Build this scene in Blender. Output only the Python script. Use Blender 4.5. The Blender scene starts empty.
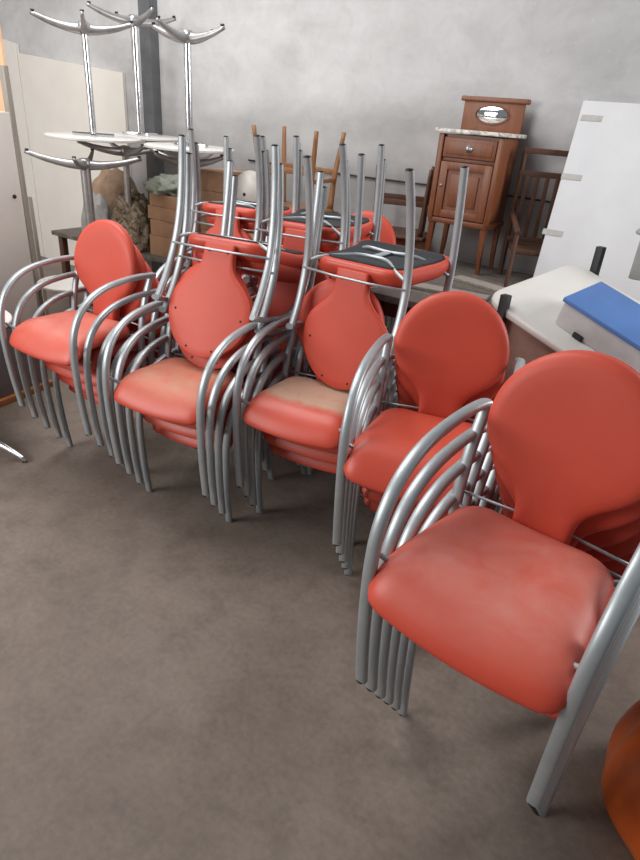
import bpy, bmesh, math, random
from mathutils import Vector, Matrix
random.seed(4)
R = math.radians
sc = bpy.context.scene
COL = sc.collection

# ------------------------------------------------------------------ helpers
def tag(o, label=None, cat=None, group=None, kind=None):
    if label: o['label'] = label
    if cat: o['category'] = cat
    if group: o['group'] = group
    if kind: o['kind'] = kind
    return o

def empty(name, loc=(0, 0, 0), rot=(0, 0, 0)):
    o = bpy.data.objects.new(name, None)
    o.empty_display_size = .1
    o.location = loc; o.rotation_euler = rot
    COL.objects.link(o)
    return o

def link(name, bm, mat, parent=None, smooth=True, autos=None):
    bmesh.ops.recalc_face_normals(bm, faces=bm.faces)
    me = bpy.data.meshes.new(name)
    bm.to_mesh(me); bm.free()
    if smooth:
        for p in me.polygons: p.use_smooth = True
        if autos: me.set_sharp_from_angle(angle=R(autos))
    me.materials.append(mat)
    o = bpy.data.objects.new(name, me)
    COL.objects.link(o)
    if parent: o.parent = parent
    return o

def copy_tree(o, parent=None):
    c = o.copy(); COL.objects.link(c); c.parent = parent
    for ch in list(o.children): copy_tree(ch, c)
    return c

def catmull(pts, n=6):
    P = [Vector(p) for p in pts]
    P = [P[0] * 2 - P[1]] + P + [P[-1] * 2 - P[-2]]
    out = []
    for i in range(1, len(P) - 2):
        a, b, c, d = P[i - 1:i + 3]
        for k in range(n):
            t = k / n
            out.append(.5 * ((2 * b) + (c - a) * t + (2 * a - 5 * b + 4 * c - d) * t * t + (3 * b - a - 3 * c + d) * t ** 3))
    out.append(P[-2])
    return out

def sweep(bm, path, ru, rv, side=(1, 0, 0), n=12, taper=None, sq=1.0, cap_r=0):
    """ru: half size along side axis, rv: the other half size"""
    rings = []
    side = Vector(side)
    if cap_r:
        d0 = (path[0] - path[1]).normalized(); d1 = (path[-1] - path[-2]).normalized()
        path = [path[0] + d0 * cap_r] + list(path) + [path[-1] + d1 * cap_r]
    for i, p in enumerate(path):
        t = (path[min(i + 1, len(path) - 1)] - path[max(i - 1, 0)]).normalized()
        u = (side - t * side.dot(t)).normalized()
        v = t.cross(u)
        k = taper(i / (len(path) - 1)) if taper else 1
        if cap_r and i in (0, len(path) - 1): k *= .55
        sg = lambda w: math.copysign(abs(w) ** sq, w)
        rings.append([bm.verts.new(p + u * (ru * k * sg(math.cos(2 * math.pi * j / n))) + v * (rv * k * sg(math.sin(2 * math.pi * j / n)))) for j in range(n)])
    for a, b in zip(rings, rings[1:]):
        for j in range(n):
            bm.faces.new((a[j], a[(j + 1) % n], b[(j + 1) % n], b[j]))
    bm.faces.new(rings[0][::-1]); bm.faces.new(rings[-1])

def box(bm, c, s, bev=0.0, rot=None, seg=2):
    m = Matrix.Translation(c) @ (rot.to_4x4() if rot else Matrix()) @ Matrix.Diagonal((*s, 1))
    r = bmesh.ops.create_cube(bm, size=1, matrix=m)
    if bev > 0:
        es = list({e for v in r['verts'] for e in v.link_edges})
        bmesh.ops.bevel(bm, geom=es, offset=bev, segments=seg, affect='EDGES', profile=.6)

def lathe(bm, prof, c=(0, 0, 0), n=40):
    c = Vector(c); rings = []
    for r, z in prof:
        if r < 1e-5: rings.append([bm.verts.new(c + Vector((0, 0, z)))])
        else: rings.append([bm.verts.new(c + Vector((r * math.cos(2 * math.pi * j / n), r * math.sin(2 * math.pi * j / n), z))) for j in range(n)])
    for a, b in zip(rings, rings[1:]):
        for j in range(n):
            k = (j + 1) % n
            if len(a) == 1 and len(b) == 1: continue
            if len(a) == 1: bm.faces.new((a[0], b[k], b[j]))
            elif len(b) == 1: bm.faces.new((a[j], a[k], b[0]))
            else: bm.faces.new((a[j], a[k], b[k], b[j]))

def rounded_outline(corners, seg=8):
    """corners: list of (x, y, radius) in order"""
    out = []
    n = len(corners)
    for i in range(n):
        p = Vector(corners[i][:2]); r = corners[i][2]
        a = (Vector(corners[i - 1][:2]) - p).normalized(); b = (Vector(corners[(i + 1) % n][:2]) - p).normalized()
        h = a.angle(b) / 2
        d = r / math.tan(h)
        cen = p + (a + b).normalized() * (r / math.sin(h))
        s = p + a * d - cen; e = p + b * d - cen
        a0 = math.atan2(s.y, s.x); a1 = math.atan2(e.y, e.x)
        da = (a1 - a0 + math.pi) % (2 * math.pi) - math.pi
        for k in range(seg + 1):
            t = a0 + da * k / seg
            out.append(Vector((cen.x + r * math.cos(t), cen.y + r * math.sin(t))))
    return out

def resample(pts, n):
    L = [0]
    P = pts + [pts[0]]
    for a, b in zip(P, P[1:]): L.append(L[-1] + (b - a).length)
    out = []; j = 0
    for i in range(n):
        t = L[-1] * i / n
        while L[j + 1] < t: j += 1
        f = (t - L[j]) / max(L[j + 1] - L[j], 1e-9)
        out.append(P[j].lerp(P[j + 1], f))
    return out

def loft(bm, outline, prof, deform=None, cen=None, inner=((.75, 0), (.5, 0), (.25, 0))):
    """outline of 2D points; prof: (inset metres, z) from bottom centre to top centre"""
    n = len(outline)
    cen = cen or sum(outline, Vector((0, 0))) / n
    R0 = sum((p - cen).length for p in outline) / n
    def ring(ins, z, k=1):
        rr = []
        for p in outline:
            d = p - cen
            q = cen + d * max(1 - ins / d.length, .05) * k
            v = Vector((q.x, q.y, z))
            if deform: v = deform(v)
            rr.append(bm.verts.new(v))
        return rr
    def centre(z):
        v = Vector((cen.x, cen.y, z))
        return bm.verts.new(deform(v) if deform else v)
    rings = [ring(prof[0][0], prof[0][1], k) for k in (.3, .6, .85)]
    rings += [ring(a, b) for a, b in prof]
    ins, z = prof[-1]
    rings += [ring(ins, z + dz, k) for k, dz in inner]
    c0 = centre(prof[0][1]); c1 = centre(z + inner[-1][1])
    for a, b in zip(rings, rings[1:]):
        for j in range(n):
            bm.faces.new((a[j], a[(j + 1) % n], b[(j + 1) % n], b[j]))
    for j in range(n):
        bm.faces.new((c0, rings[0][(j + 1) % n], rings[0][j]))
        bm.faces.new((c1, rings[-1][j], rings[-1][(j + 1) % n]))

# ------------------------------------------------------------------ materials
def new_mat(name):
    m = bpy.data.materials.new(name); m.use_nodes = True
    nt = m.node_tree; b = nt.nodes['Principled BSDF']
    return m, nt, b

def nod(nt, t, **kw):
    n = nt.nodes.new(t)
    for k, v in kw.items():
        if k in n.inputs.keys(): n.inputs[k].default_value = v
        else: setattr(n, k, v)
    return n

def ramp(nt, fac, stops):
    r = nt.nodes.new('ShaderNodeValToRGB')
    el = r.color_ramp.elements
    while len(el) < len(stops): el.new(.5)
    for e, (p, c) in zip(el, stops):
        e.position = p; e.color = (*c, 1) if len(c) == 3 else c
    nt.links.new(fac, r.inputs[0])
    return r.outputs[0]

def mix(nt, fac, a, b, mode='MIX'):
    m = nt.nodes.new('ShaderNodeMix'); m.data_type = 'RGBA'; m.blend_type = mode
    if isinstance(fac, (int, float)): m.inputs[0].default_value = fac
    else: nt.links.new(fac, m.inputs[0])
    for i, x in ((6, a), (7, b)):
        if isinstance(x, tuple): m.inputs[i].default_value = (*x, 1)
        else: nt.links.new(x, m.inputs[i])
    return m.outputs[2]

def math_n(nt, op, a, b=0.0, clamp=False):
    m = nt.nodes.new('ShaderNodeMath'); m.operation = op; m.use_clamp = clamp
    for i, x in ((0, a), (1, b)):
        if isinstance(x, (int, float)): m.inputs[i].default_value = x
        else: nt.links.new(x, m.inputs[i])
    return m.outputs[0]

def noise(nt, scale, detail=4, rough=.6, dist=0, coord='Object', stretch=None):
    tc = nt.nodes.new('ShaderNodeTexCoord')
    n = nt.nodes.new('ShaderNodeTexNoise')
    n.inputs['Scale'].default_value = scale; n.inputs['Detail'].default_value = detail
    n.inputs['Roughness'].default_value = rough; n.inputs['Distortion'].default_value = dist
    src = tc.outputs[coord]
    if stretch:
        mp = nt.nodes.new('ShaderNodeMapping'); mp.inputs['Scale'].default_value = stretch
        nt.links.new(src, mp.inputs[0]); src = mp.outputs[0]
    nt.links.new(src, n.inputs['Vector'])
    return n.outputs[0]

def bump(nt, b, h, strength=.2, dist=.01):
    n = nt.nodes.new('ShaderNodeBump'); n.inputs['Strength'].default_value = strength
    n.inputs['Distance'].default_value = dist
    nt.links.new(h, n.inputs['Height']); nt.links.new(n.outputs[0], b.inputs['Normal'])

def simple(name, c1, c2=None, scale=8, rough=.5, metal=0, bmp=0, stretch=None, spec=None):
    m, nt, b = new_mat(name)
    c2 = c2 or tuple(x * .85 for x in c1)
    nz = noise(nt, scale, stretch=stretch)
    nt.links.new(ramp(nt, nz, [(.35, c1), (.7, c2)]), b.inputs['Base Color'])
    b.inputs['Roughness'].default_value = rough; b.inputs['Metallic'].default_value = metal
    if spec is not None: b.inputs['Specular IOR Level'].default_value = spec
    if bmp: bump(nt, b, nz, bmp)
    return m

def vinyl(name, dust, dust_col, clean_front=False, base_rough=.38):
    m, nt, b = new_mat(name)
    base = ramp(nt, noise(nt, 5, 3), [(.3, (.55, .064, .036)), (.75, (.61, .078, .043))])
    tc = nt.nodes.new('ShaderNodeTexCoord')
    sep = nt.nodes.new('ShaderNodeSeparateXYZ'); nt.links.new(tc.outputs['Normal'], sep.inputs[0])
    up = ramp(nt, sep.outputs[2], [(.45, (0, 0, 0)), (.95, (1, 1, 1))])
    n1 = ramp(nt, noise(nt, 7, 6, .65, .6), [(.32, (.25,) * 3), (.72, (1,) * 3)])
    f = math_n(nt, 'MULTIPLY', up, n1)
    if clean_front:
        sp = nt.nodes.new('ShaderNodeSeparateXYZ'); nt.links.new(tc.outputs['Object'], sp.inputs[0])
        yy = math_n(nt, 'ADD', sp.outputs[1], math_n(nt, 'MULTIPLY', noise(nt, 5, 4), .10))
        f = math_n(nt, 'MULTIPLY', f, ramp(nt, yy, [(.145, (1,) * 3), (.215, (.03,) * 3)]))
    f = math_n(nt, 'MULTIPLY', f, dust, True)
    nt.links.new(mix(nt, f, base, dust_col), b.inputs['Base Color'])
    rr = math_n(nt, 'ADD', math_n(nt, 'MULTIPLY', f, .4), base_rough)
    nt.links.new(rr, b.inputs['Roughness'])
    b.inputs['Specular IOR Level'].default_value = .45
    bump(nt, b, noise(nt, 380, 2), .06, .002)
    return m

M = {}
M['vinyl'] = vinyl('red_vinyl', .10, (.60, .30, .22))
M['vinyl_back'] = vinyl('red_vinyl_back', .04, (.5, .25, .2), base_rough=.5)
M['vinyl_pink'] = vinyl('red_vinyl_pale_dust', .72, (.60, .25, .20))
M['vinyl_dust'] = vinyl('red_vinyl_dusty', .95, (.50, .27, .18))
M['vinyl_caked'] = vinyl('red_vinyl_caked', 1.8, (.52, .33, .235), True)
# silver painted steel
m, nt, b = new_mat('silver_paint')
nt.links.new(ramp(nt, noise(nt, 14, 5), [(.3, (.46, .49, .505)), (.75, (.38, .405, .42))]), b.inputs['Base Color'])
b.inputs['Metallic'].default_value = .55; b.inputs['Roughness'].default_value = .4
M['silver'] = m
M['chrome'] = simple('chrome', (.78, .78, .80), (.6, .6, .62), 10, .16, 1)
M['dull_chrome'] = simple('dull_metal', (.48, .47, .47), (.35, .34, .34), 10, .38, .8)
M['black_plastic'] = simple('black_plastic', (.012, .012, .014), None, 20, .5)
M['dark_fabric'] = simple('dark_webbing', (.02, .022, .026), (.035, .037, .042), 60, .9, 0, .3)
M['under_dark'] = M['dark_fabric']
M['white_lam'] = simple('white_laminate', (.72, .69, .65), (.66, .63, .59), 3, .35)
M['white_board'] = simple('white_board', (.70, .70, .71), (.62, .62, .64), 2.5, .55)
M['cream_board'] = simple('cream_board', (.82, .78, .72), (.76, .71, .65), 2, .6)
M['tape'] = simple('tape', (.42, .40, .38), (.5, .48, .46), 30, .6)
M['peach'] = simple('peach_board', (.85, .50, .30), (.78, .44, .26), 5, .6, stretch=(1, 1, .1))
M['plank'] = simple('grey_plank', (.36, .32, .28), (.26, .23, .20), 12, .75, stretch=(4, 4, .3))
M['blue'] = simple('blue_lid', (.085, .19, .46), (.07, .16, .40), 6, .5)
M['foam'] = simple('grey_foam', (.50, .49, .49), (.42, .41, .41), 10, .75)
M['card'] = simple('cardboard', (.42, .24, .14), (.34, .19, .11), 6, .85)
M['card2'] = simple('cardboard_pale', (.50, .30, .18), (.42, .24, .15), 7, .85)
M['pinkwood'] = simple('pinkish_board', (.36, .22, .17), (.28, .17, .13), 9, .7)
M['sack'] = simple('sack_cloth', (.48, .33, .23), (.32, .22, .15), 16, .95, 0, .5)
M['whitebag'] = simple('white_plastic_bag', (.66, .66, .66), (.5, .5, .5), 9, .45, 0, .4)
M['helmet'] = simple('white_shell', (.60, .57, .53), (.5, .47, .44), 4, .4)
M['greysheet'] = simple('green_grey_sheet', (.20, .22, .17), (.32, .33, .28), 12, .8, 0, .5)
M['orange'] = simple('orange_sheet', (.55, .10, .012), (.40, .06, .008), 5, .28, 0, .25)
M['grey_plastic'] = simple('grey_plastic', (.34, .34, .33), (.28, .28, .27), 12, .5)
M['edge_wood'] = simple('orange_edge', (.42, .16, .05), (.34, .12, .035), 20, .5)
M['purple_grey'] = simple('grey_panel', (.20, .17, .18), (.16, .135, .145), 4, .35)
# camouflage / floral cloth
m, nt, b = new_mat('mottled_cloth')
nt.links.new(ramp(nt, noise(nt, 17, 3, .5, 1.5), [(.38, (.10, .09, .06)), (.5, (.30, .22, .15)), (.6, (.45, .38, .30)), (.7, (.16, .16, .10))]), b.inputs['Base Color'])
b.inputs['Roughness'].default_value = .95
M['mottled'] = m

def wood(name, c1, c2, rough=.45, axis=(14, 14, 1.2)):
    m, nt, b = new_mat(name)
    nz = noise(nt, 3, 6, .6, 1.2, stretch=axis)
    nt.links.new(ramp(nt, nz, [(.3, c1), (.7, c2)]), b.inputs['Base Color'])
    b.inputs['Roughness'].default_value = rough
    bump(nt, b, nz, .08, .004)
    return m
M['walnut'] = wood('reddish_walnut', (.24, .078, .029), (.15, .046, .018), .42)
M['walnut_side'] = M['walnut']
M['beech'] = wood('brown_beech', (.30, .135, .05), (.20, .085, .03), .5)
M['dark_wood'] = wood('dark_chair_wood', (.105, .045, .025), (.065, .028, .016), .55)
# marble
m, nt, b = new_mat('marble')
nt.links.new(ramp(nt, noise(nt, 9, 8, .7, 2.5), [(.42, (.30, .26, .24)), (.55, (.72, .68, .62)), (.8, (.62, .55, .50))]), b.inputs['Base Color'])
b.inputs['Roughness'].default_value = .3
M['marble'] = m
M['mirror'] = simple('mirror', (.85, .85, .85), (.8, .8, .8), 3, .04, 1)
# dusty worktop
m, nt, b = new_mat('dusty_boards')
n1 = noise(nt, 5, 7, .7, 1.0, stretch=(1.0, 3.0, 1))
c = ramp(nt, n1, [(.36, (.075, .058, .048)), (.48, (.17, .14, .12)), (.56, (.10, .08, .068)), (.72, (.30, .26, .235))])
nt.links.new(c, b.inputs['Base Color']); b.inputs['Roughness'].default_value = .85
bump(nt, b, n1, .3, .01)
M['dusty'] = m
# concrete floor
m, nt, b = new_mat('concrete_floor')
n1 = noise(nt, 1.1, 6, .62, .1); n2 = noise(nt, 5.5, 8, .72, .15); n3 = noise(nt, 45, 3, .6)
c1 = ramp(nt, n1, [(.32, (.152, .116, .094)), (.52, (.192, .150, .124)), (.72, (.232, .189, .160))])
c2 = ramp(nt, n2, [(.34, (.80, .785, .77)), (.5, (1, 1, 1)), (.68, (1.15, 1.14, 1.13))])
c = mix(nt, 1.0, c1, c2, 'MULTIPLY')
c = mix(nt, .6, c, ramp(nt, n3, [(.35, (.84,) * 3), (.65, (1.1,) * 3)]), 'MULTIPLY')
nt.links.new(c, b.inputs['Base Color'])
nt.links.new(ramp(nt, n2, [(.3, (.5,) * 3), (.7, (.72,) * 3)]), b.inputs['Roughness'])
b.inputs['Specular IOR Level'].default_value = .3
bump(nt, b, n2, .06, .01)
M['floor'] = m
# painted plaster wall
m, nt, b = new_mat('stained_wall')
n1 = noise(nt, 1.0, 5, .6, .4, stretch=(1, 1, 2.2)); n2 = noise(nt, 6, 7, .75, .6); n3 = noise(nt, 28, 2, .5)
c1 = ramp(nt, n1, [(.34, (.46, .455, .455)), (.5, (.54, .535, .535)), (.68, (.60, .598, .598))])
c = mix(nt, .6, c1, ramp(nt, n2, [(.3, (.82, .81, .80)), (.55, (1, 1, 1)), (.78, (1.12, 1.12, 1.12))]), 'MULTIPLY')
c = mix(nt, ramp(nt, n3, [(.69, (0, 0, 0)), (.74, (.35,) * 3)]), c, (.66, .66, .66))
# uneven tone band: wall darker low down, edges broken by noise
tc = nt.nodes.new('ShaderNodeTexCoord'); sp = nt.nodes.new('ShaderNodeSeparateXYZ'); nt.links.new(tc.outputs['Object'], sp.inputs[0])
zz = math_n(nt, 'ADD', sp.outputs[2], math_n(nt, 'MULTIPLY', noise(nt, 1.6, 4), .5))
band = ramp(nt, math_n(nt, 'DIVIDE', zz, 3.2), [(.50, (.62, .60, .585)), (.565, (.80, .79, .78)), (.60, (.72, .71, .70)), (.66, (1, 1, 1))])
c = mix(nt, .8, c, band, 'MULTIPLY')
nt.links.new(c, b.inputs['Base Color']); b.inputs['Roughness'].default_value = .85
bump(nt, b, n2, .1, .01)
M['wall'] = m
M['plain_wall'] = simple('plain_wall', (.6, .59, .57), (.54, .53, .51), 2, .85)
M['steel_col'] = simple('dark_steel', (.10, .105, .11), (.14, .145, .15), 8, .6)

# ------------------------------------------------------------------ camera
CH = 1.7518; f_px = 603.1443
p, a = R(27.6164), R(4.8408)
d = Vector((0, math.cos(p), -math.sin(p))); r0 = Vector((1, 0, 0)); u0 = Vector((0, math.sin(p), math.cos(p)))
rr = r0 * math.cos(a) + u0 * math.sin(a); uu = -r0 * math.sin(a) + u0 * math.cos(a)
cd = bpy.data.cameras.new('camera'); cam = bpy.data.objects.new('camera', cd); COL.objects.link(cam)
cd.sensor_fit = 'HORIZONTAL'; cd.sensor_width = 36; cd.lens = 36 * f_px / 640
cd.clip_start = .05
cam.matrix_world = Matrix(((rr.x, uu.x, -d.x, 0), (rr.y, uu.y, -d.y, 0), (rr.z, uu.z, -d.z, CH), (0, 0, 0, 1)))
sc.camera = cam

# ------------------------------------------------------------------ room: wall frame (s along the wall to the right, c away from camera)
WA = math.atan2(-.522, .853)
def W(s, c, z=0): return Vector((s * .853 + c * .522, -s * .522 + c * .853, z))
WROT = (0, 0, WA)
def structure(name, bm, mat, loc=(0, 0, 0), rot=(0, 0, 0)):
    o = link(name, bm, mat, smooth=False); o.location = loc; o.rotation_euler = rot
    o['kind'] = 'structure'; return o
WC = 4.36
bm = bmesh.new(); box(bm, (0, 0, -.05), (14, 14, .1)); structure('floor', bm, M['floor'], W(-1.5, -1.6), WROT)
bm = bmesh.new(); box(bm, (0, .1, 2.0), (14, .2, 4.0)); structure('wall_back', bm, M['wall'], W(-1.5, WC), WROT)
bm = bmesh.new(); box(bm, (-.1, 0, 2.0), (.2, 6, 4.0)); structure('wall_left', bm, M['plain_wall'], W(-7.0, 1.35), WROT)
bm = bmesh.new(); box(bm, (0, -.05, 2.0), (.13, .1, 4.0), .004); structure('trim_1', bm, M['steel_col'], W(-4.70, WC), WROT)

# ------------------------------------------------------------------ the red stacking armchair
def front_path(s):
    return [(s * .240, .178, .0), (s * .241, .198, .15), (s * .242, .210, .30), (s * .243, .211, .42), (s * .245, .196, .505),
            (s * .247, .160, .575), (s * .249, .100, .628), (s * .250, .020, .660), (s * .250, -.08, .674), (s * .250, -.18, .677), (s * .249, -.262, .672), (s * .243, -.283, .668)]
def rear_path(s):
    return [(s * .218, -.256, 0), (s * .224, -.222, .12), (s * .229, -.197, .25), (s * .234, -.190, .36), (s * .238, -.197, .45), (s * .240, -.224, .56), (s * .241, -.268, .668)]

def leg_front(s):
    bm = bmesh.new(); sweep(bm, catmull(front_path(s), 5)[:13], .0168, .0128, n=16, sq=.8); return bm
def armrest(s):
    bm = bmesh.new(); sweep(bm, catmull(front_path(s), 5)[12:], .0168, .0128, n=16, sq=.8, cap_r=.0); return bm
def leg_rear(s):
    bm = bmesh.new(); sweep(bm, catmull(rear_path(s), 4), .0168, .012, n=16, sq=.8); return bm
def cap(s, path):
    bm = bmesh.new(); q = path(s)[0]
    lathe(bm, [(0, -.005), (.010, -.005), (.015, -.002), (.015, .003), (0, .004)], (q[0], q[1], q[2]), 14); return bm

SEAT_OUT = resample(rounded_outline([(-.241, .246, .038), (-.204, -.195, .085), (.204, -.195, .085), (.241, .246, .038)], 8), 72)
SEAT_OUT = [Vector((q.x, q.y + (.018 * (1 - min(1, (q.x / .241) ** 2)) if q.y > .12 else 0))) for q in SEAT_OUT]
DROP = [3.3]
def seat_def(v):
    x, y, z = v
    t = max(0, y - .10)
    w_ = min(1, max(0, (z - .380) / .07))
    z -= t * t * DROP[0] * (.8 + .2 * w_)
    z += (.10 * x * x - .004) * w_
    z -= max(0, -y - .02) * .05
    return Vector((x, y, z))
def seat_bm():
    bm = bmesh.new()
    loft(bm, SEAT_OUT, [(.040, .377), (.016, .379), (.004, .386), (.000, .397), (.001, .409), (.006, .422), (.016, .436), (.032, .448), (.054, .456), (.080, .460)],
         seat_def, inner=((.8, .0005), (.55, -.002), (.28, -.004)))
    return bm
def seat_under_bm():
    bm = bmesh.new()
    loft(bm, SEAT_OUT, [(.040, .370), (.033, .372), (.031, .3785)], seat_def, inner=((.6, 0), (.3, 0)))
    return bm

def back_outline():
    half = [(.073, .395), (.074, .43), (.077, .465), (.088, .50), (.118, .535), (.158, .57), (.189, .61), (.204, .65)]
    P = [Vector(q) for q in half]
    cs = [Vector((.207 * math.cos(t), .682 + .207 * math.sin(t))) for t in [R(x) for x in range(0, 91, 6)]]
    P += cs
    sm = catmull([Vector((q.x, q.y, 0)) for q in P], 3)
    right = [Vector((q.x, q.y)) for q in sm]
    left = [Vector((-q.x, q.y)) for q in reversed(right)][1:]
    pts = right + left
    return resample(pts, 96)
BACK_OUT = back_outline()
def back_def(v):
    # local: x, height h, thickness t (t=0 rear face, positive to the front)
    x, h, t = v
    k = max(0, (h - .40) / .487)
    y = -.205 - .062 * k ** 1.15 + .30 * x * x
    return Vector((x, y + t, h))
def back_bm(pad=True):
    bm = bmesh.new()
    if pad:
        loft(bm, BACK_OUT, [(.006, .006), (.001, .010), (.0, .016), (.002, .023), (.009, .031), (.020, .036), (.035, .039)],
             back_def, cen=Vector((0, .66)), inner=((.8, .001), (.55, .002), (.28, .002)))
    else:
        loft(bm, BACK_OUT, [(.006, -.004), (.002, -.002), (.002, .005)], back_def, cen=Vector((0, .66)), inner=((.8, 0), (.55, 0), (.28, 0)))
    return bm

def make_chair(screws=False):
    DROP[0] = 1.2 if screws else 3.3
    root = empty('stacking_armchair')
    s = link('seat', seat_bm(), M['vinyl'], root)
    link('seat_base', seat_under_bm(), M['dark_fabric'], s)['label'] = 'black fabric underside of the seat'
    b = link('backrest', back_bm(True), M['vinyl_back'], root)
    link('back_shell', back_bm(False), M['vinyl_back'], b)
    for sx in (-1, 1):
        l = link('leg', leg_front(sx), M['silver'], root, autos=50); link('foot_cap', cap(sx, front_path), M['black_plastic'], l)
        l = link('leg', leg_rear(sx), M['silver'], root, autos=50); link('foot_cap', cap(sx, rear_path), M['black_plastic'], l)
        link('armrest', armrest(sx), M['silver'], root, autos=50)
    bm = bmesh.new()
    sweep(bm, catmull([(-.243, .190, .432), (-.20, .165, .405), (-.12, .10, .362), (0, .085, .362), (.12, .10, .362), (.20, .165, .405), (.243, .190, .432)], 5), .006, .008, (0, 1, 0), 10)
    link('crossbar', bm, M['silver'], root)
    bm = bmesh.new()
    sweep(bm, catmull([(-.236, -.192, .398), (-.17, -.165, .375), (-.08, -.07, .364), (0, -.05, .362), (.08, -.07, .364), (.17, -.165, .375), (.236, -.192, .398)], 5), .006, .008, (0, 1, 0), 10)
    link('crossbar', bm, M['silver'], root)
    bm = bmesh.new()
    sweep(bm, [Vector((-.236, -.213, .424)), Vector((-.08, -.224, .427)), Vector((.08, -.224, .427)), Vector((.236, -.213, .424))], .003, .005, (0, 1, 0), 8)
    link('back_rail', bm, M['silver'], root)
    bm = bmesh.new(); box(bm, (0, .018, .362), (.03, .14, .008), .003)
    link('seat_brace', bm, M['silver'], root)
    if screws:
        for (x, h) in ((-.045, .432), (.045, .432), (-.165, .70), (.165, .70), (-.06, .85), (.07, .85)):
            bm = bmesh.new(); q = back_def(Vector((x, h, -.005)))
            bmesh.ops.create_uvsphere(bm, u_segments=10, v_segments=6, radius=.0045, matrix=Matrix.Translation(q))
            link('screw', bm, M['black_plastic'], b)
    return root

proto = make_chair(False)
proto_inv = make_chair(True)
DY, DZ = .0613, .0857
def set_seat(o, mat):
    for ch in o.children:
        if ch.name.split('.')[0] == 'seat':
            ch.material_slots[0].link = 'OBJECT'; ch.material_slots[0].material = mat
used = [False, False]
def chair(kind):
    if not used[kind]:
        used[kind] = True
        return (proto, proto_inv)[kind]
    return copy_tree((proto, proto_inv)[kind])
ORD = ['topmost', 'second from top', 'third from top', 'fourth from top', 'fifth from top', 'sixth from top']
def stack(x, y, t, n, where, group, topmat=None, note='', top_s=1.0):
    fx, fy = -math.sin(R(t)), math.cos(R(t))
    for i in range(n):
        o = chair(0)
        o.location = (x + fx * DY * i, y + fy * DY * i, DZ * i)
        o.rotation_euler = (0, 0, R(t + random.uniform(-.5, .5)))
        k = n - 1 - i
        nm = ORD[k] if i else 'lowest'
        lab = f'red armchair, {nm} in {where}'
        if k == 0 and note: lab += ', ' + note
        tag(o, lab, 'chair', group)
        set_seat(o, topmat if (topmat and k == 0) else M['vinyl'])
        for ch in o.children:      # the pads carried underneath are squeezed smaller than the free top one
            if ch.name.split('.')[0] == 'seat':
                ch.scale = (.93, .83, .80) if k > 0 else (top_s, top_s - .03 * (top_s < 1), 1 - .12 * (top_s < 1))
                ch.location = (0, -.033, .092) if k > 0 else (0, -.016 * (top_s < 1), .050 * (top_s < 1))
STACKS = [
    (-1.0894, 2.9434, 152.0, 5, 'the far left stack', 'chairs in the far left stack', M['vinyl_pink'], 'round back upright', .955),
    (-.5412, 2.5935, 156.0, 4, 'the second stack from the left', 'chairs in the second stack from the left', M['vinyl_dust'], 'dusty seat', .955),
    (.0307, 2.4936, 156.5, 4, 'the middle front stack', 'chairs in the middle front stack', M['vinyl_caked'], 'tan dust caked seat', .955),
    (.4578, 2.1255, 161.8, 5, 'the fourth stack, second from the right', 'chairs in the fourth stack', M['vinyl'], 'clean seat'),
    (.654, 1.358, 142.0, 6, 'the nearest stack at right', 'chairs in the nearest stack', M['vinyl_pink'], 'largest in view'),
    (-.648, 3.581, 159.0, 4, 'the back row stack behind the two left stacks', 'upright chairs of the back row left stack', None, ''),
    (-.185, 3.076, 156.0, 4, 'the back row stack behind the middle', 'upright chairs of the back row middle stack', None, ''),
    (.20, 4.02, 156.0, 5, 'the rear stack left of the wooden cabinet', 'chairs in the rear stack beside the cabinet', None, ''),
]
for s in STACKS: stack(*s)

def inverted(x, y, t, z, k, n, where, group):
    fx, fy = -math.sin(R(t)), math.cos(R(t))
    for i in range(n):
        o = chair(1)
        o.location = (x - fx * .045 * i, y - fy * .045 * i, z - .068 * i)
        o.rotation_euler = (math.pi + R(k), 0, R(t))
        nm = ('upper', 'lower')[i] + ' of two, ' if n > 1 else ''
        tag(o, f'upside down red armchair, {nm}{where}', 'chair', group)
        set_seat(o, M['vinyl'])
inverted(-.3815, 2.915, 158.5, 1.560, 14.8, 2, 'on the second stack from the left', 'upside down chairs on the second stack')
inverted(.1855, 2.598, 147.5, 1.6054, -.5, 1, 'on the middle front stack', 'upside down chairs on the middle stack')
inverted(-.558, 3.842, 161.0, 1.598, 5.0, 2, 'in the back row behind the second stack', 'upside down chairs of the back row left')
inverted(-.105, 3.255, 156.5, 1.636, .4, 2, 'in the back row behind the middle stack', 'upside down chairs of the back row middle')

# ------------------------------------------------------------------ dusty worktable behind, right
def at(o, s, c, z=0, dr=0):
    o.location = W(s, c, z); o.rotation_euler = (0, 0, WA + R(dr)); return o
t = at(empty('worktable'), -1.30, 3.67)
tag(t, 'long dusty worktable against the wall carrying the wooden cabinet', 'table')
bm = bmesh.new()
for i in range(5): box(bm, (0, -.52 + .26 * i, .86), (.66, .252, .04), .004)
link('tabletop', bm, M['dusty'], t, autos=30)
for x in (-.28, .28):
    for y in (-.56, .56):
        bm = bmesh.new(); box(bm, (x, y, .42), (.07, .07, .84), .005); link('leg', bm, M['dark_wood'], t, autos=30)
for y in (-.56, .56):
    bm = bmesh.new(); box(bm, (0, y, .79), (.50, .03, .10), .004); link('apron', bm, M['dark_wood'], t, autos=30)
# loose boards
for i, (s, c, w, dr, lb) in enumerate([(-1.28, 3.36, .50, 8, 'short grey board lying before the wooden cabinet'), (-1.18, 3.70, .40, -16, 'crooked grey board lying right of the cabinet legs')]):
    bm = bmesh.new(); box(bm, (0, 0, .009), (w, .11, .018), .003)
    o = link('loose_board', bm, M['plank'], autos=30); at(o, s, c, .88, dr); tag(o, lb, 'board', 'loose boards on the worktable')

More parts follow.
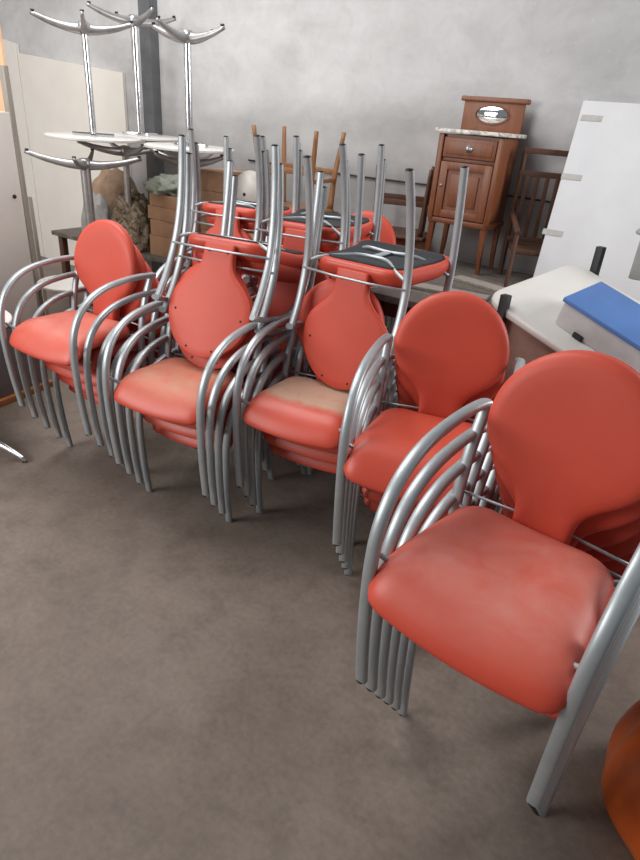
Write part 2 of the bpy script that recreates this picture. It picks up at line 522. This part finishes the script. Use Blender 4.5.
# wooden bedside cabinet with marble top
cb = at(empty('bedside_cabinet'), -1.51, 3.97, .88)
tag(cb, 'reddish wooden bedside cabinet with marble top and oval mirror backsplash', 'cabinet')
bw, bd = .40, .31
y0 = 0.0
bm = bmesh.new()
box(bm, (-bw / 2 + .01, bd / 2, .565), (.02, bd, .51), .002); box(bm, (bw / 2 - .01, bd / 2, .565), (.02, bd, .51), .002)
box(bm, (0, bd - .01, .565), (bw - .04, .015, .51)); box(bm, (0, bd / 2, .32), (bw - .03, bd - .02, .02)); box(bm, (0, bd / 2, .81), (bw - .03, bd - .02, .02))
box(bm, (0, .012, .675), (bw - .04, .02, .02), .002)
link('body', bm, M['walnut'], cb, autos=30)
for x in (-1, 1):
    bm = bmesh.new(); box(bm, (x * (bw / 2 - .005), -.004, .565), (.036, .03, .51), .008); link('corner_post', bm, M['walnut'], cb, autos=40)
for x in (-1, 1):
    for y in (.015, bd - .025):
        bm = bmesh.new()
        sweep(bm, [Vector((x * (bw / 2 - .02), y, .32)), Vector((x * (bw / 2 - .018), y, .25)), Vector((x * (bw / 2 - .014), y, .1)), Vector((x * (bw / 2 - .008), y, .0))], .028, .028, (1, 1, 0), 4, lambda q: 1 - .45 * q)
        link('leg', bm, M['walnut'], cb, smooth=False)
bm = bmesh.new(); box(bm, (0, .006, .305), (bw + .014, .034, .035), .008); box(bm, (bw / 2 + .002, bd / 2, .305), (.02, bd, .035), .006); box(bm, (-bw / 2 - .002, bd / 2, .305), (.02, bd, .035), .006)
link('base_moulding', bm, M['walnut'], cb, autos=30)
dr_ = None
bm = bmesh.new(); box(bm, (0, -.003, .745), (bw - .055, .022, .115), .006); box(bm, (0, -.012, .745), (bw - .10, .012, .075), .004)
dr_ = link('drawer', bm, M['walnut'], cb, autos=30)
bm = bmesh.new(); lathe(bm, [(0, 0), (.022, 0), (.022, .004), (.008, .006), (.007, .016), (.014, .022), (.014, .028), (0, .031)], n=20)
bmesh.ops.rotate(bm, verts=bm.verts, matrix=Matrix.Rotation(R(90), 3, 'X')); bmesh.ops.translate(bm, verts=bm.verts, vec=(0, -.018, .745))
link('knob', bm, M['dull_chrome'], dr_)
bm = bmesh.new()
for x in (-1, 1): box(bm, (x * .148, -.003, .495), (.05, .022, .335), .003)
for z in (.35, .64): box(bm, (0, -.003, z), (.25, .022, .045), .003)
box(bm, (0, .003, .495), (.26, .008, .26)); box(bm, (0, -.002, .495), (.19, .012, .19), .005)
dd = link('door', bm, M['walnut'], cb, autos=30)
bm = bmesh.new(); bmesh.ops.create_uvsphere(bm, u_segments=12, v_segments=8, radius=.009, matrix=Matrix.Translation((-.15, -.02, .52)))
link('door_knob', bm, M['dull_chrome'], dd)
bm = bmesh.new(); box(bm, (0, bd / 2 - .005, .838), (.475, .365, .022), .004, seg=3); link('marble_top', bm, M['marble'], cb, autos=30)
bm = bmesh.new(); box(bm, (0, bd - .012, .94), (.40, .024, .19), .003)
bs = link('backsplash', bm, M['walnut'], cb, autos=30)
bm = bmesh.new(); box(bm, (0, bd - .014, 1.030), (.45, .045, .03), .010, seg=3); link('cornice', bm, M['walnut'], bs, autos=40)
bm = bmesh.new(); lathe(bm, [(0, .004), (.92, .004), (1, 0), (0, -.002)], n=40)
bmesh.ops.scale(bm, verts=bm.verts, vec=(.108, .05, 1)); bmesh.ops.rotate(bm, verts=bm.verts, matrix=Matrix.Rotation(R(90), 3, 'X')); bmesh.ops.translate(bm, verts=bm.verts, vec=(0, bd - .026, .945))
link('oval_mirror', bm, M['mirror'], bs)
bm = bmesh.new()
ell = [Vector((.112 * math.cos(q), bd - .028, .945 + .054 * math.sin(q))) for q in [2 * math.pi * i / 40 for i in range(41)]]
sweep(bm, ell, .004, .005, (0, 1, 0), 8); link('mirror_rim', bm, M['walnut'], bs)

# old slatted armchair on the worktable
ac = at(empty('slatted_armchair'), -.955, 4.05, .88, 24)
tag(ac, 'old dark wooden armchair with slatted back, right of the cabinet', 'chair')
def bar(bm, a, b_, w, h=None, side=(1, 0, 0)): sweep(bm, [Vector(a), Vector(b_)], w * .7071, (h or w) * .7071, side, 4)
for nm, pts, w in [('back_post', [(-.20, .17, 0), (-.20, .20, .76)], .022), ('back_post', [(.20, .17, 0), (.20, .20, .76)], .022), ('leg', [(-.20, -.2, 0), (-.20, -.2, .33)], .018), ('leg', [(.20, -.14, 0), (.20, -.14, .28)], .018),
                   ('armrest', [(-.20, -.22, .33), (-.20, .18, .40)], .024), ('armrest', [(.20, -.14, .28), (.20, .18, .36)], .024)]:
    bm = bmesh.new(); bar(bm, *pts, w, w); link(nm, bm, M['dark_wood'], ac, smooth=False)
for z, y in ((.765, .20), (.635, .194), (.24, .175)):
    bm = bmesh.new(); box(bm, (0, y, z), (.42, .026, .034), .005); link('back_rail', bm, M['dark_wood'], ac, autos=30)
for i in range(6):
    x = -.155 + .062 * i
    bm = bmesh.new(); box(bm, (x, .184, .437), (.026, .012, .37), .003); link('slat', bm, M['dark_wood'], ac, autos=30)
bm = bmesh.new(); box(bm, (-.02, .03, .205), (.34, .28, .03), .008); link('seat', bm, M['dark_wood'], ac, autos=30)

# leaning white board with tape
wb = at(empty('insulation_board'), -.93, 3.44, 0)
wb.rotation_euler = (R(-23.9), 0, WA)
tag(wb, 'large white insulation board leaning on the wall with grey tape strips', 'board')
bm = bmesh.new(); vs = []
for y in (0, .035):
    for x, z in ((.06, 0), (1.25, 0), (1.25, 2.12), (-.05, 2.12)): vs.append(bm.verts.new((x, y, z)))
for q in ((0, 1, 2, 3), (7, 6, 5, 4), (0, 4, 5, 1), (1, 5, 6, 2), (2, 6, 7, 3), (3, 7, 4, 0)): bm.faces.new([vs[i] for i in q])
link('sheet', bm, M['white_board'], wb, smooth=False)
for z in (2.02, 1.67, 1.33):
    bm = bmesh.new(); box(bm, (.03, -.001, z), (.12, .004, .035), .001); link('tape_strip', bm, M['tape'], wb, smooth=False)

# cable on the wall
bm = bmesh.new()
sweep(bm, [Vector((x, -.012, 1.352 + .004 * math.sin(x * 3))) for x in [-3.6 + .12 * i for i in range(52)]], .006, .006, (0, 0, 1), 8)
o = link('wall_cable', bm, M['black_plastic']); at(o, 0, WC, 0); tag(o, 'thin dark cable running level along the grey wall', 'cable')

# upturned black-legged table with a tilted white top lying between its legs (right)
TA = Vector((.665, 2.655)); ux = Vector((.65, -.76)).normalized(); vy = Vector((-ux.y, ux.x))
def plane_z(q): return 1.10 - .05 * (q.x - .65) + .33 * (q.y - 2.648)
yaw = math.atan2(ux.y, ux.x)
ut = empty('upturned_table', (TA.x, TA.y, 0), (0, 0, yaw))
tag(ut, 'upturned brown table with square black legs pointing up, at right', 'table')
def PZ(x, y): return plane_z(TA + ux * x + vy * y)
bm = bmesh.new(); P8 = []
for x, y in ((.04, .05), (.98, .05), (.98, .61), (.04, .61)):
    P8.append((x, y))
lo = [bm.verts.new((x, y, 0)) for x, y in P8]; hi = [bm.verts.new((x, y, PZ(x, y) - .045)) for x, y in P8]
bm.faces.new(lo[::-1]); bm.faces.new(hi)
for k in range(4): bm.faces.new((lo[k], lo[(k + 1) % 4], hi[(k + 1) % 4], hi[k]))
bmesh.ops.bevel(bm, geom=list(bm.edges), offset=.006, segments=2, affect='EDGES')
link('body', bm, M['pinkwood'], ut, autos=30)
for x, y, e in ((.11, .01, .055), (.98, .0, .055), (.12, .69, .10), (.98, .69, .10)):
    bm = bmesh.new(); h = PZ(x, y) + e; box(bm, (x, y, h / 2), (.036, .036, h), .003); link('leg', bm, M['black_plastic'], ut, autos=30)
e1 = Vector((ux.x, ux.y, PZ(1, 0) - PZ(0, 0))).normalized(); e2 = Vector((vy.x, vy.y, PZ(0, 1) - PZ(0, 0))).normalized()
e3 = e1.cross(e2).normalized(); e2 = e3.cross(e1)
TM = Matrix(((e1.x, e2.x, e3.x, TA.x), (e1.y, e2.y, e3.y, TA.y), (e1.z, e2.z, e3.z, PZ(0, 0)), (0, 0, 0, 1)))
bm = bmesh.new()
out = resample(rounded_outline([(0, .0, .10), (.96, .035, .08), (.96, .655, .08), (.0, .655, .10)], 8), 96)
loft(bm, out, [(.012, -.036), (.003, -.033), (0, -.026), (0, -.010), (.004, -.003), (.012, 0)], inner=((.8, 0), (.5, 0), (.25, 0)))
o = link('white_tabletop', bm, M['white_lam']); o.matrix_world = TM
tag(o, 'loose white rounded-corner tabletop at right under the blue-lidded box', 'tabletop')
bx = empty('foam_box'); bx.matrix_world = TM @ Matrix.Translation((.30, .12, .001)) @ Matrix.Rotation(R(1), 4, 'Z')
tag(bx, 'pale grey box with blue lid on the white tabletop', 'box')
bm = bmesh.new(); box(bm, (.30, .13, .055), (.60, .25, .11), .008); link('box_body', bm, M['foam'], bx, autos=30)
bm = bmesh.new(); box(bm, (.30, .13, .119), (.615, .265, .020), .006); link('lid', bm, M['blue'], bx, autos=30)
for x in (.12, .45):
    bm = bmesh.new(); box(bm, (x, .0, .012), (.045, .012, .022), .003); link('latch', bm, M['black_plastic'], bx, autos=30)

# grey plastic crate, far right
gc = at(empty('plastic_crate'), -.13, 3.40, 1.16, 0)
tag(gc, 'grey plastic crate at the right edge beyond the blue-lidded box', 'crate')
bm = bmesh.new()
for (cx, cy, sx, sy) in ((0, -.14, .42, .016), (0, .14, .42, .016), (-.2, 0, .016, .28), (.2, 0, .016, .28)):
    box(bm, (cx, cy, .11), (sx, sy, .21), .003)
box(bm, (0, 0, .008), (.40, .28, .012)); link('crate_body', bm, M['grey_plastic'], gc, autos=30)
bm = bmesh.new()
pts = rounded_outline([(-.225, -.165, .04), (.225, -.165, .04), (.225, .165, .04), (-.225, .165, .04)], 6)
pts = [Vector((q.x, q.y, .215)) for q in pts]; pts.append(pts[0]); sweep(bm, pts, .012, .016, (0, 0, 1), 8)
link('rim', bm, M['grey_plastic'], gc)

# ------------------------------------------------------------------ wooden chairs upside down, behind
def wooden_chair(name, s, c, z, dr, hgt, label, wd=1.0, spl=.05, m='beech', rail=.3):
    t = at(empty(name), s, c, z, dr); tag(t, label, 'chair', 'upside down wooden chairs along the wall')
    bm = bmesh.new(); out = resample(rounded_outline([(-.21, -.2, .05), (.21, -.2, .05), (.18, .2, .05), (-.18, .2, .05)], 6), 48)
    loft(bm, out, [(.01, 0), (0, .008), (0, .022), (.01, .03)]); link('seat', bm, M[m], t)
    for x, y in ((-1, -1), (1, -1), (1, 1), (-1, 1)):
        bm = bmesh.new()
        sweep(bm, catmull([(x * .16, y * .15, .025), (x * (.165 + spl * .3), y * .16, hgt * .5), (x * (.175 + spl), y * .19, hgt)], 5), .020, .017, (1, 0, 0), 8, lambda q: 1 - .35 * q)
        link('leg', bm, M[m], t)
    for y in (-1, 1):
        bm = bmesh.new(); box(bm, (0, y * .162, hgt * .52), (.35, .018, .036), .004); link('stretcher', bm, M[m], t, autos=30)
    for x in (-1, 1):
        bm = bmesh.new(); box(bm, (x * .172, 0, hgt * .42), (.018, .33, .026), .004); link('stretcher', bm, M[m], t, autos=30)
    for x in (-1, 1):
        bm = bmesh.new(); sweep(bm, catmull([(x * .185, .185, .01), (x * .19, .215, -.2), (x * .19, .26, -.40)], 4), .018, .014, (1, 0, 0), 8); link('back_post', bm, M[m], t)
    for q in (-.12, -.26, -.38):
        bm = bmesh.new(); box(bm, (0, .215 - q * .06, q), (.37, .016, .05), .004); link('back_rail', bm, M[m], t, autos=30)
    for ch in t.children:
        ch.scale = (wd, 1, 1)
    return t
wooden_chair('wooden_chair', -2.64, 3.72, 1.12, 4, .53, 'brown wooden chair upside down against the wall, tallest legs showing', spl=.02, wd=1.25)
wooden_chair('wooden_chair', -1.98, 4.08, 1.02, 22, .46, 'brown wooden chair upside down just left of the cabinet', m='dark_wood', spl=.0)

def crate(s, c, w, dpt, h, z, dr, label, mat, name='cardboard_box', flaps=True, group=None, cat='box'):
    t = at(empty(name), s, c, z, dr); tag(t, label, cat, group)
    bm = bmesh.new(); box(bm, (0, 0, h / 2), (w, dpt, h), .004); link('box_body', bm, mat, t, autos=30)
    if flaps:
        bm = bmesh.new(); box(bm, (0, 0, h + .0005), (w * .99, .05, .001)); box(bm, (0, -dpt / 2 - .0005, h - .05), (.05, .001, .10)); link('packing_tape', bm, M['tape'], t, smooth=False)
    return t
crate(-2.64, 3.72, .46, .42, 1.12, 0, 0, 'tall brown plywood crate under the upside down wooden chair', M['card'], 'plywood_crate', False, cat='crate')
crate(-1.98, 4.12, .38, .32, 1.02, 0, 22, 'narrow brown plywood crate left of the cabinet worktable', M['card'], 'plywood_crate', False, cat='crate')

# low bench under the clutter on the left
lb = at(empty('low_bench'), -4.2, 3.98)
tag(lb, 'low wooden bench along the wall under boxes and cloths', 'bench')
bm = bmesh.new(); box(bm, (0, 0, .53), (2.6, .62, .04), .005); link('benchtop', bm, M['dusty'], lb, autos=30)
for x in (-1.2, 1.2):
    for y in (-.26, .26):
        bm = bmesh.new(); box(bm, (x, y, .255), (.06, .06, .51), .004); link('leg', bm, M['dark_wood'], lb, autos=30)
zb = .55
for i, (h, w, dx, dr) in enumerate([(.17, .36, 0, 0), (.13, .34, .01, 3), (.11, .35, -.01, -2), (.10, .33, .01, 1)]):
    z = zb + [0, .17, .30, .41][i]
    crate(-4.00 + dx, 3.88, w, .30, h - .002, z, dr, 'flat brown cardboard box, %s of the pile behind the far left stack' % ['lowest', 'second from bottom', 'third from bottom', 'topmost'][i], M['card'], flaps=False, group='cardboard boxes piled behind the far left stack')
for i in range(5):
    crate(-3.47, 3.88, .25 - .008 * (i % 2), .26, .148, zb + .15 * i, (i * 37) % 5 - 2, 'pale brown carton, %s of the carton pile beside the white helmet' % ['lowest', 'second from bottom', 'middle', 'second from top', 'topmost'][i], M['card2'], flaps=False, group='pale cartons piled beside the white helmet')

def lump(name, loc, size, mat, label, cat, seed=0, amp=.12, dr=0, sub=4, freq=3.0, flat=.35):
    from mathutils import noise as mn
    bm = bmesh.new(); bmesh.ops.create_icosphere(bm, subdivisions=sub, radius=1)
    for v in bm.verts:
        n_ = mn.fractal(v.co * freq + Vector((seed * 7.1, seed, 3)), 1.0, 2.0, 4)
        w_ = abs(mn.noise(v.co * freq * 1.6 + Vector((seed, 5, 1))))
        v.co *= 1 + amp * n_ - amp * .8 * (1 - min(1, w_ * 4))
        if v.co.z < -flat: v.co.z = -flat
        v.co.z += flat
        v.co = Vector((v.co.x * size[0], v.co.y * size[1], v.co.z * size[2] / (1 + flat)))
    o = link(name, bm, mat); o.location = loc; o.rotation_euler = (0, 0, WA + R(dr)); tag(o, label, cat); return o
lump('mottled_cloth_heap', W(-4.42, 3.78, zb), (.20, .20, .50), M['mottled'], 'heap of mottled green and brown cloth behind the far left stack', 'cloth', 2, .2)
lump('brown_sack', W(-4.85, 3.95, zb), (.30, .24, .62), M['sack'], 'bulging brown sack behind the metal table legs', 'sack', 3, .12)
lump('white_plastic_bag', W(-4.72, 3.62, zb - .02), (.17, .13, .46), M['whitebag'], 'crumpled white plastic bag beside the brown sack', 'bag', 4, .14)
lump('tarpaulin', W(-4.05, 3.88, zb + .512), (.24, .2, .14), M['greysheet'], 'crumpled green grey sheet on top of the box pile', 'sheet', 5, .25)
# white helmet-like shell on a box
crate(-3.12, 3.80, .26, .26, .54, zb, 4, 'single brown carton under the white rounded helmet', M['card'])
h = at(empty('helmet'), -3.12, 3.80, zb + .54, -10); tag(h, 'white rounded helmet with a dark stud on the right of the cartons', 'helmet')
bm = bmesh.new(); bmesh.ops.create_uvsphere(bm, u_segments=28, v_segments=18, radius=1)
for v in bm.verts:
    if v.co.z < -.35: v.co.z = -.35 + (v.co.z + .35) * .15
    v.co = Vector((v.co.x * .145, v.co.y * .125, (v.co.z + .45) * .17))
link('shell', bm, M['helmet'], h)
bm = bmesh.new(); bmesh.ops.create_uvsphere(bm, u_segments=10, v_segments=8, radius=.012, matrix=Matrix.Translation((.06, -.112, .09))); link('stud', bm, M['black_plastic'], h)
bm = bmesh.new(); sweep(bm, [Vector((.147 * math.cos(q), .127 * math.sin(q), .022)) for q in [2 * math.pi * i / 36 for i in range(37)]], .006, .008, (0, 0, 1), 8); link('brim', bm, M['helmet'], h)

# ------------------------------------------------------------------ chrome pedestal tables
def pedestal(name, loc, zrot, h, rtop, r_arm, label, group, inv=True, col=.023, mt='chrome', top='white_lam', up=.08, arms=4, cat='table'):
    """origin on the floor plane of the feet when upright"""
    t = empty(name, loc); tag(t, label, cat, group)
    t.rotation_euler = (math.pi if inv else 0, 0, R(zrot))
    bm = bmesh.new(); lathe(bm, [(0, .055), (col, .055), (col, h - .05), (col * 1.6, h - .045), (0, h - .045)], n=24); link('column', bm, M[mt], t, autos=40)
    bm = bmesh.new(); lathe(bm, [(0, .03), (.034, .035), (.048, .06), (.046, .085), (.030, .11), (0, .112)], n=24); link('hub', bm, M['dull_chrome'], t)
    for i in range(arms):
        an = 2 * math.pi * i / arms
        cx, cy = math.cos(an), math.sin(an)
        bm = bmesh.new()
        pth = catmull([(cx * .02, cy * .02, .078), (cx * r_arm * .3, cy * r_arm * .3, .075), (cx * r_arm * .65, cy * r_arm * .65, .052), (cx * r_arm, cy * r_arm, .012)], 5)
        sweep(bm, pth, .028, .036, (-cy, cx, 0), 12, lambda q: 1 - .62 * q)
        f = link('foot', bm, M['dull_chrome'] if inv else M[mt], t)
        bm = bmesh.new(); lathe(bm, [(0, 0), (.013, 0), (.013, .012), (.006, .014), (.006, .026), (0, .026)], (cx * (r_arm - .015), cy * (r_arm - .015), -.006), 12); link('levelling_pad', bm, M['black_plastic'], f)
    bm = bmesh.new(); lathe(bm, [(0, h - .022), (rtop - .01, h - .022), (rtop, h - .016), (rtop, h - .004), (rtop - .004, h), (0, h)], n=64); link('tabletop', bm, M[top], t, autos=40)
    bm = bmesh.new()
    for q in (0, math.pi / 2): box(bm, (0, 0, h - .034), (.30, .04, .022), .003, Matrix.Rotation(q, 3, 'Z'))
    link('top_plate', bm, M[mt], t, autos=30)
    return t
G = 'upturned chrome pedestal tables at upper left'
pedestal('pedestal_table', (-1.90, 5.02, 2.23), 20, .78, .35, .34, 'upturned chrome pedestal table, left one of the upper three', G)
pedestal('pedestal_table', (-1.74, 5.66, 2.36), 40, .91, .37, .36, 'upturned chrome pedestal table, farthest and middle of the upper three', G, col=.03)
pedestal('pedestal_table', (-1.11, 4.77, 2.21), 65, .76, .32, .30, 'upturned chrome pedestal table, right one of the upper three', G, col=.026)
G2 = 'tall upturned bar tables beneath the upper tables'
pedestal('bar_table', (-1.87, 4.72, 1.37), 12, 1.36, .30, .40, 'tall upturned bar table with thick dull column at the front of the lower tables', G2, col=.036, mt='dull_chrome', top='white_lam')
pedestal('bar_table', (-1.80, 5.42, 1.43), 40, 1.42, .28, .38, 'tall upturned bar table standing behind the thick front column', G2, col=.026, mt='dull_chrome')
pedestal('bar_table', (-1.17, 4.90, 1.43), 65, 1.42, .28, .34, 'tall upturned bar table under the right upper table', G2, col=.024, mt='dull_chrome')
pedestal('round_table', (-1.80, 4.08, 0), 20, .60, .21, .20, 'low round white topped table seen behind the far left stack', None, inv=False, mt='dull_chrome')
pedestal('cafe_table', (-1.86, 2.80, 0), -18, .72, .28, .34, 'chrome pedestal table with one curved foot reaching in at left', None, inv=False, arms=3)

# ------------------------------------------------------------------ left side panels
def sheet(w, hl, hr, s_, c_, lab):
    bm = bmesh.new(); vs = []
    for y in (-.035, -.005):
        for x, z in ((-w / 2, 0), (w / 2, 0), (w / 2, hr), (-w / 2, hl)): vs.append(bm.verts.new((x, y, z)))
    for q in ((0, 1, 2, 3), (7, 6, 5, 4), (0, 4, 5, 1), (1, 5, 6, 2), (2, 6, 7, 3), (3, 7, 4, 0)): bm.faces.new([vs[k] for k in q])
    o = link('white_sheet', bm, M['cream_board'], smooth=False); at(o, s_, c_, 0); tag(o, lab, 'panel')
sheet(1.58, 2.07, 1.945, -5.88, WC, 'large cream white sheet standing against the wall at upper left')
sheet(.30, 2.20, 2.15, -6.83, WC, 'narrower and taller white sheet in the far left corner')
# wardrobe with orange edging
wd = empty('white_wardrobe', (-1.82, 3.65, 0)); a2 = math.atan2(-.143, -.066)
wd.rotation_euler = (0, 0, a2)     # local x runs toward the camera-left along the visible side
tag(wd, 'white laminate wardrobe with orange edging at the left picture edge', 'wardrobe')
bm = bmesh.new(); box(bm, (.45, -.30, 1.05), (.90, .56, 1.16), .003); link('body', bm, M['cream_board'], wd, autos=30)
bm = bmesh.new(); box(bm, (.45, -.30, .25), (.90, .56, .42), .003); link('drawer_base', bm, M['purple_grey'], wd, autos=30)
bm = bmesh.new(); box(bm, (.45, -.29, .02), (.92, .60, .04), .003); link('plinth', bm, M['edge_wood'], wd, autos=30)
bm = bmesh.new(); box(bm, (.43, -.015, 1.05), (.012, .012, 1.16)); link('edge_strip', bm, M['edge_wood'], wd, autos=30)
bm = bmesh.new(); bmesh.ops.create_uvsphere(bm, u_segments=10, v_segments=8, radius=.012, matrix=Matrix.Translation((.05, -.018, 1.2))); link('hinge_cap', bm, M['black_plastic'], wd)
# standing planks
for i, (x, y, w, h, tl, lb_) in enumerate([(-2.04, 4.10, .055, 1.86, 1.0, 'tall grey plank standing beside the wardrobe'), (-2.17, 4.42, .07, 1.08, 1.2, 'shorter brown grey plank standing behind the tall plank')]):
    bm = bmesh.new(); box(bm, (0, 0, h / 2), (w, .03, h), .002)
    o = link('plank', bm, M['plank'], autos=30); o.location = (x, y, 0.003); o.rotation_euler = (0, R(-tl), WA); tag(o, lb_, 'plank', 'planks standing at the left')
bm = bmesh.new(); box(bm, (0, 0, 1.2), (.5, .018, 2.4), .002)
o = link('peach_sheet', bm, M['peach'], autos=30); o.location = (-2.555, 4.82, 0); o.rotation_euler = (0, 0, WA); tag(o, 'peach coloured sheet at the top left corner', 'panel')  # tall thin sheet, peach toned all over

# ------------------------------------------------------------------ orange bundle, bottom right
from mathutils import noise as mn
bm = bmesh.new(); bmesh.ops.create_uvsphere(bm, u_segments=72, v_segments=40, radius=1)
for v in bm.verts:
    an = math.atan2(v.co.y, v.co.x)
    k = 1 + .035 * math.sin(an * 9 + 2 * v.co.z) * (1 - abs(v.co.z)) + .05 * mn.noise(v.co * 2.2)
    z = v.co.z
    if z < -.6: z = -.6
    v.co = Vector((v.co.x * .30 * k, v.co.y * .30 * k, (z + .6) * .28))
ob = link('orange_bundle', bm, M['orange']); ob.location = (1.19, 1.03, 0)
tag(ob, 'glossy orange plastic bundle on the floor at the bottom right corner', 'bundle')

# ------------------------------------------------------------------ light
w = bpy.data.worlds.new('daylight'); sc.world = w; w.use_nodes = True
w.node_tree.nodes['Background'].inputs[0].default_value = (.86, .93, 1.0, 1)
w.node_tree.nodes['Background'].inputs[1].default_value = .20
def area(name, loc, target, size, sy, power, col):
    l = bpy.data.lights.new(name, 'AREA'); l.shape = 'RECTANGLE'; l.size = size; l.size_y = sy; l.energy = power; l.color = col
    o = bpy.data.objects.new(name, l); COL.objects.link(o); o.location = loc
    o.rotation_euler = (Vector(target) - Vector(loc)).to_track_quat('-Z', 'Y').to_euler(); return o
area('skylight', (-2.2, 3.4, 4.4), (-1.6, 3.6, 0), 3.5, 2.5, 170, (1, .99, .98))
area('doorway_daylight', (-4.6, .4, 2.4), (-.4, 3.2, .9), 2.6, 2.4, 155, (1, .985, .965))
area('side_window', (4.2, 2.0, 2.7), (.9, 3.9, 1.4), 1.6, 1.4, 125, (1, .99, .98))
sc.view_settings.view_transform = 'Standard'; sc.view_settings.look = 'None'
sc.view_settings.gamma = 1; sc.view_settings.use_curve_mapping = False
sc.view_settings.exposure = 0.1
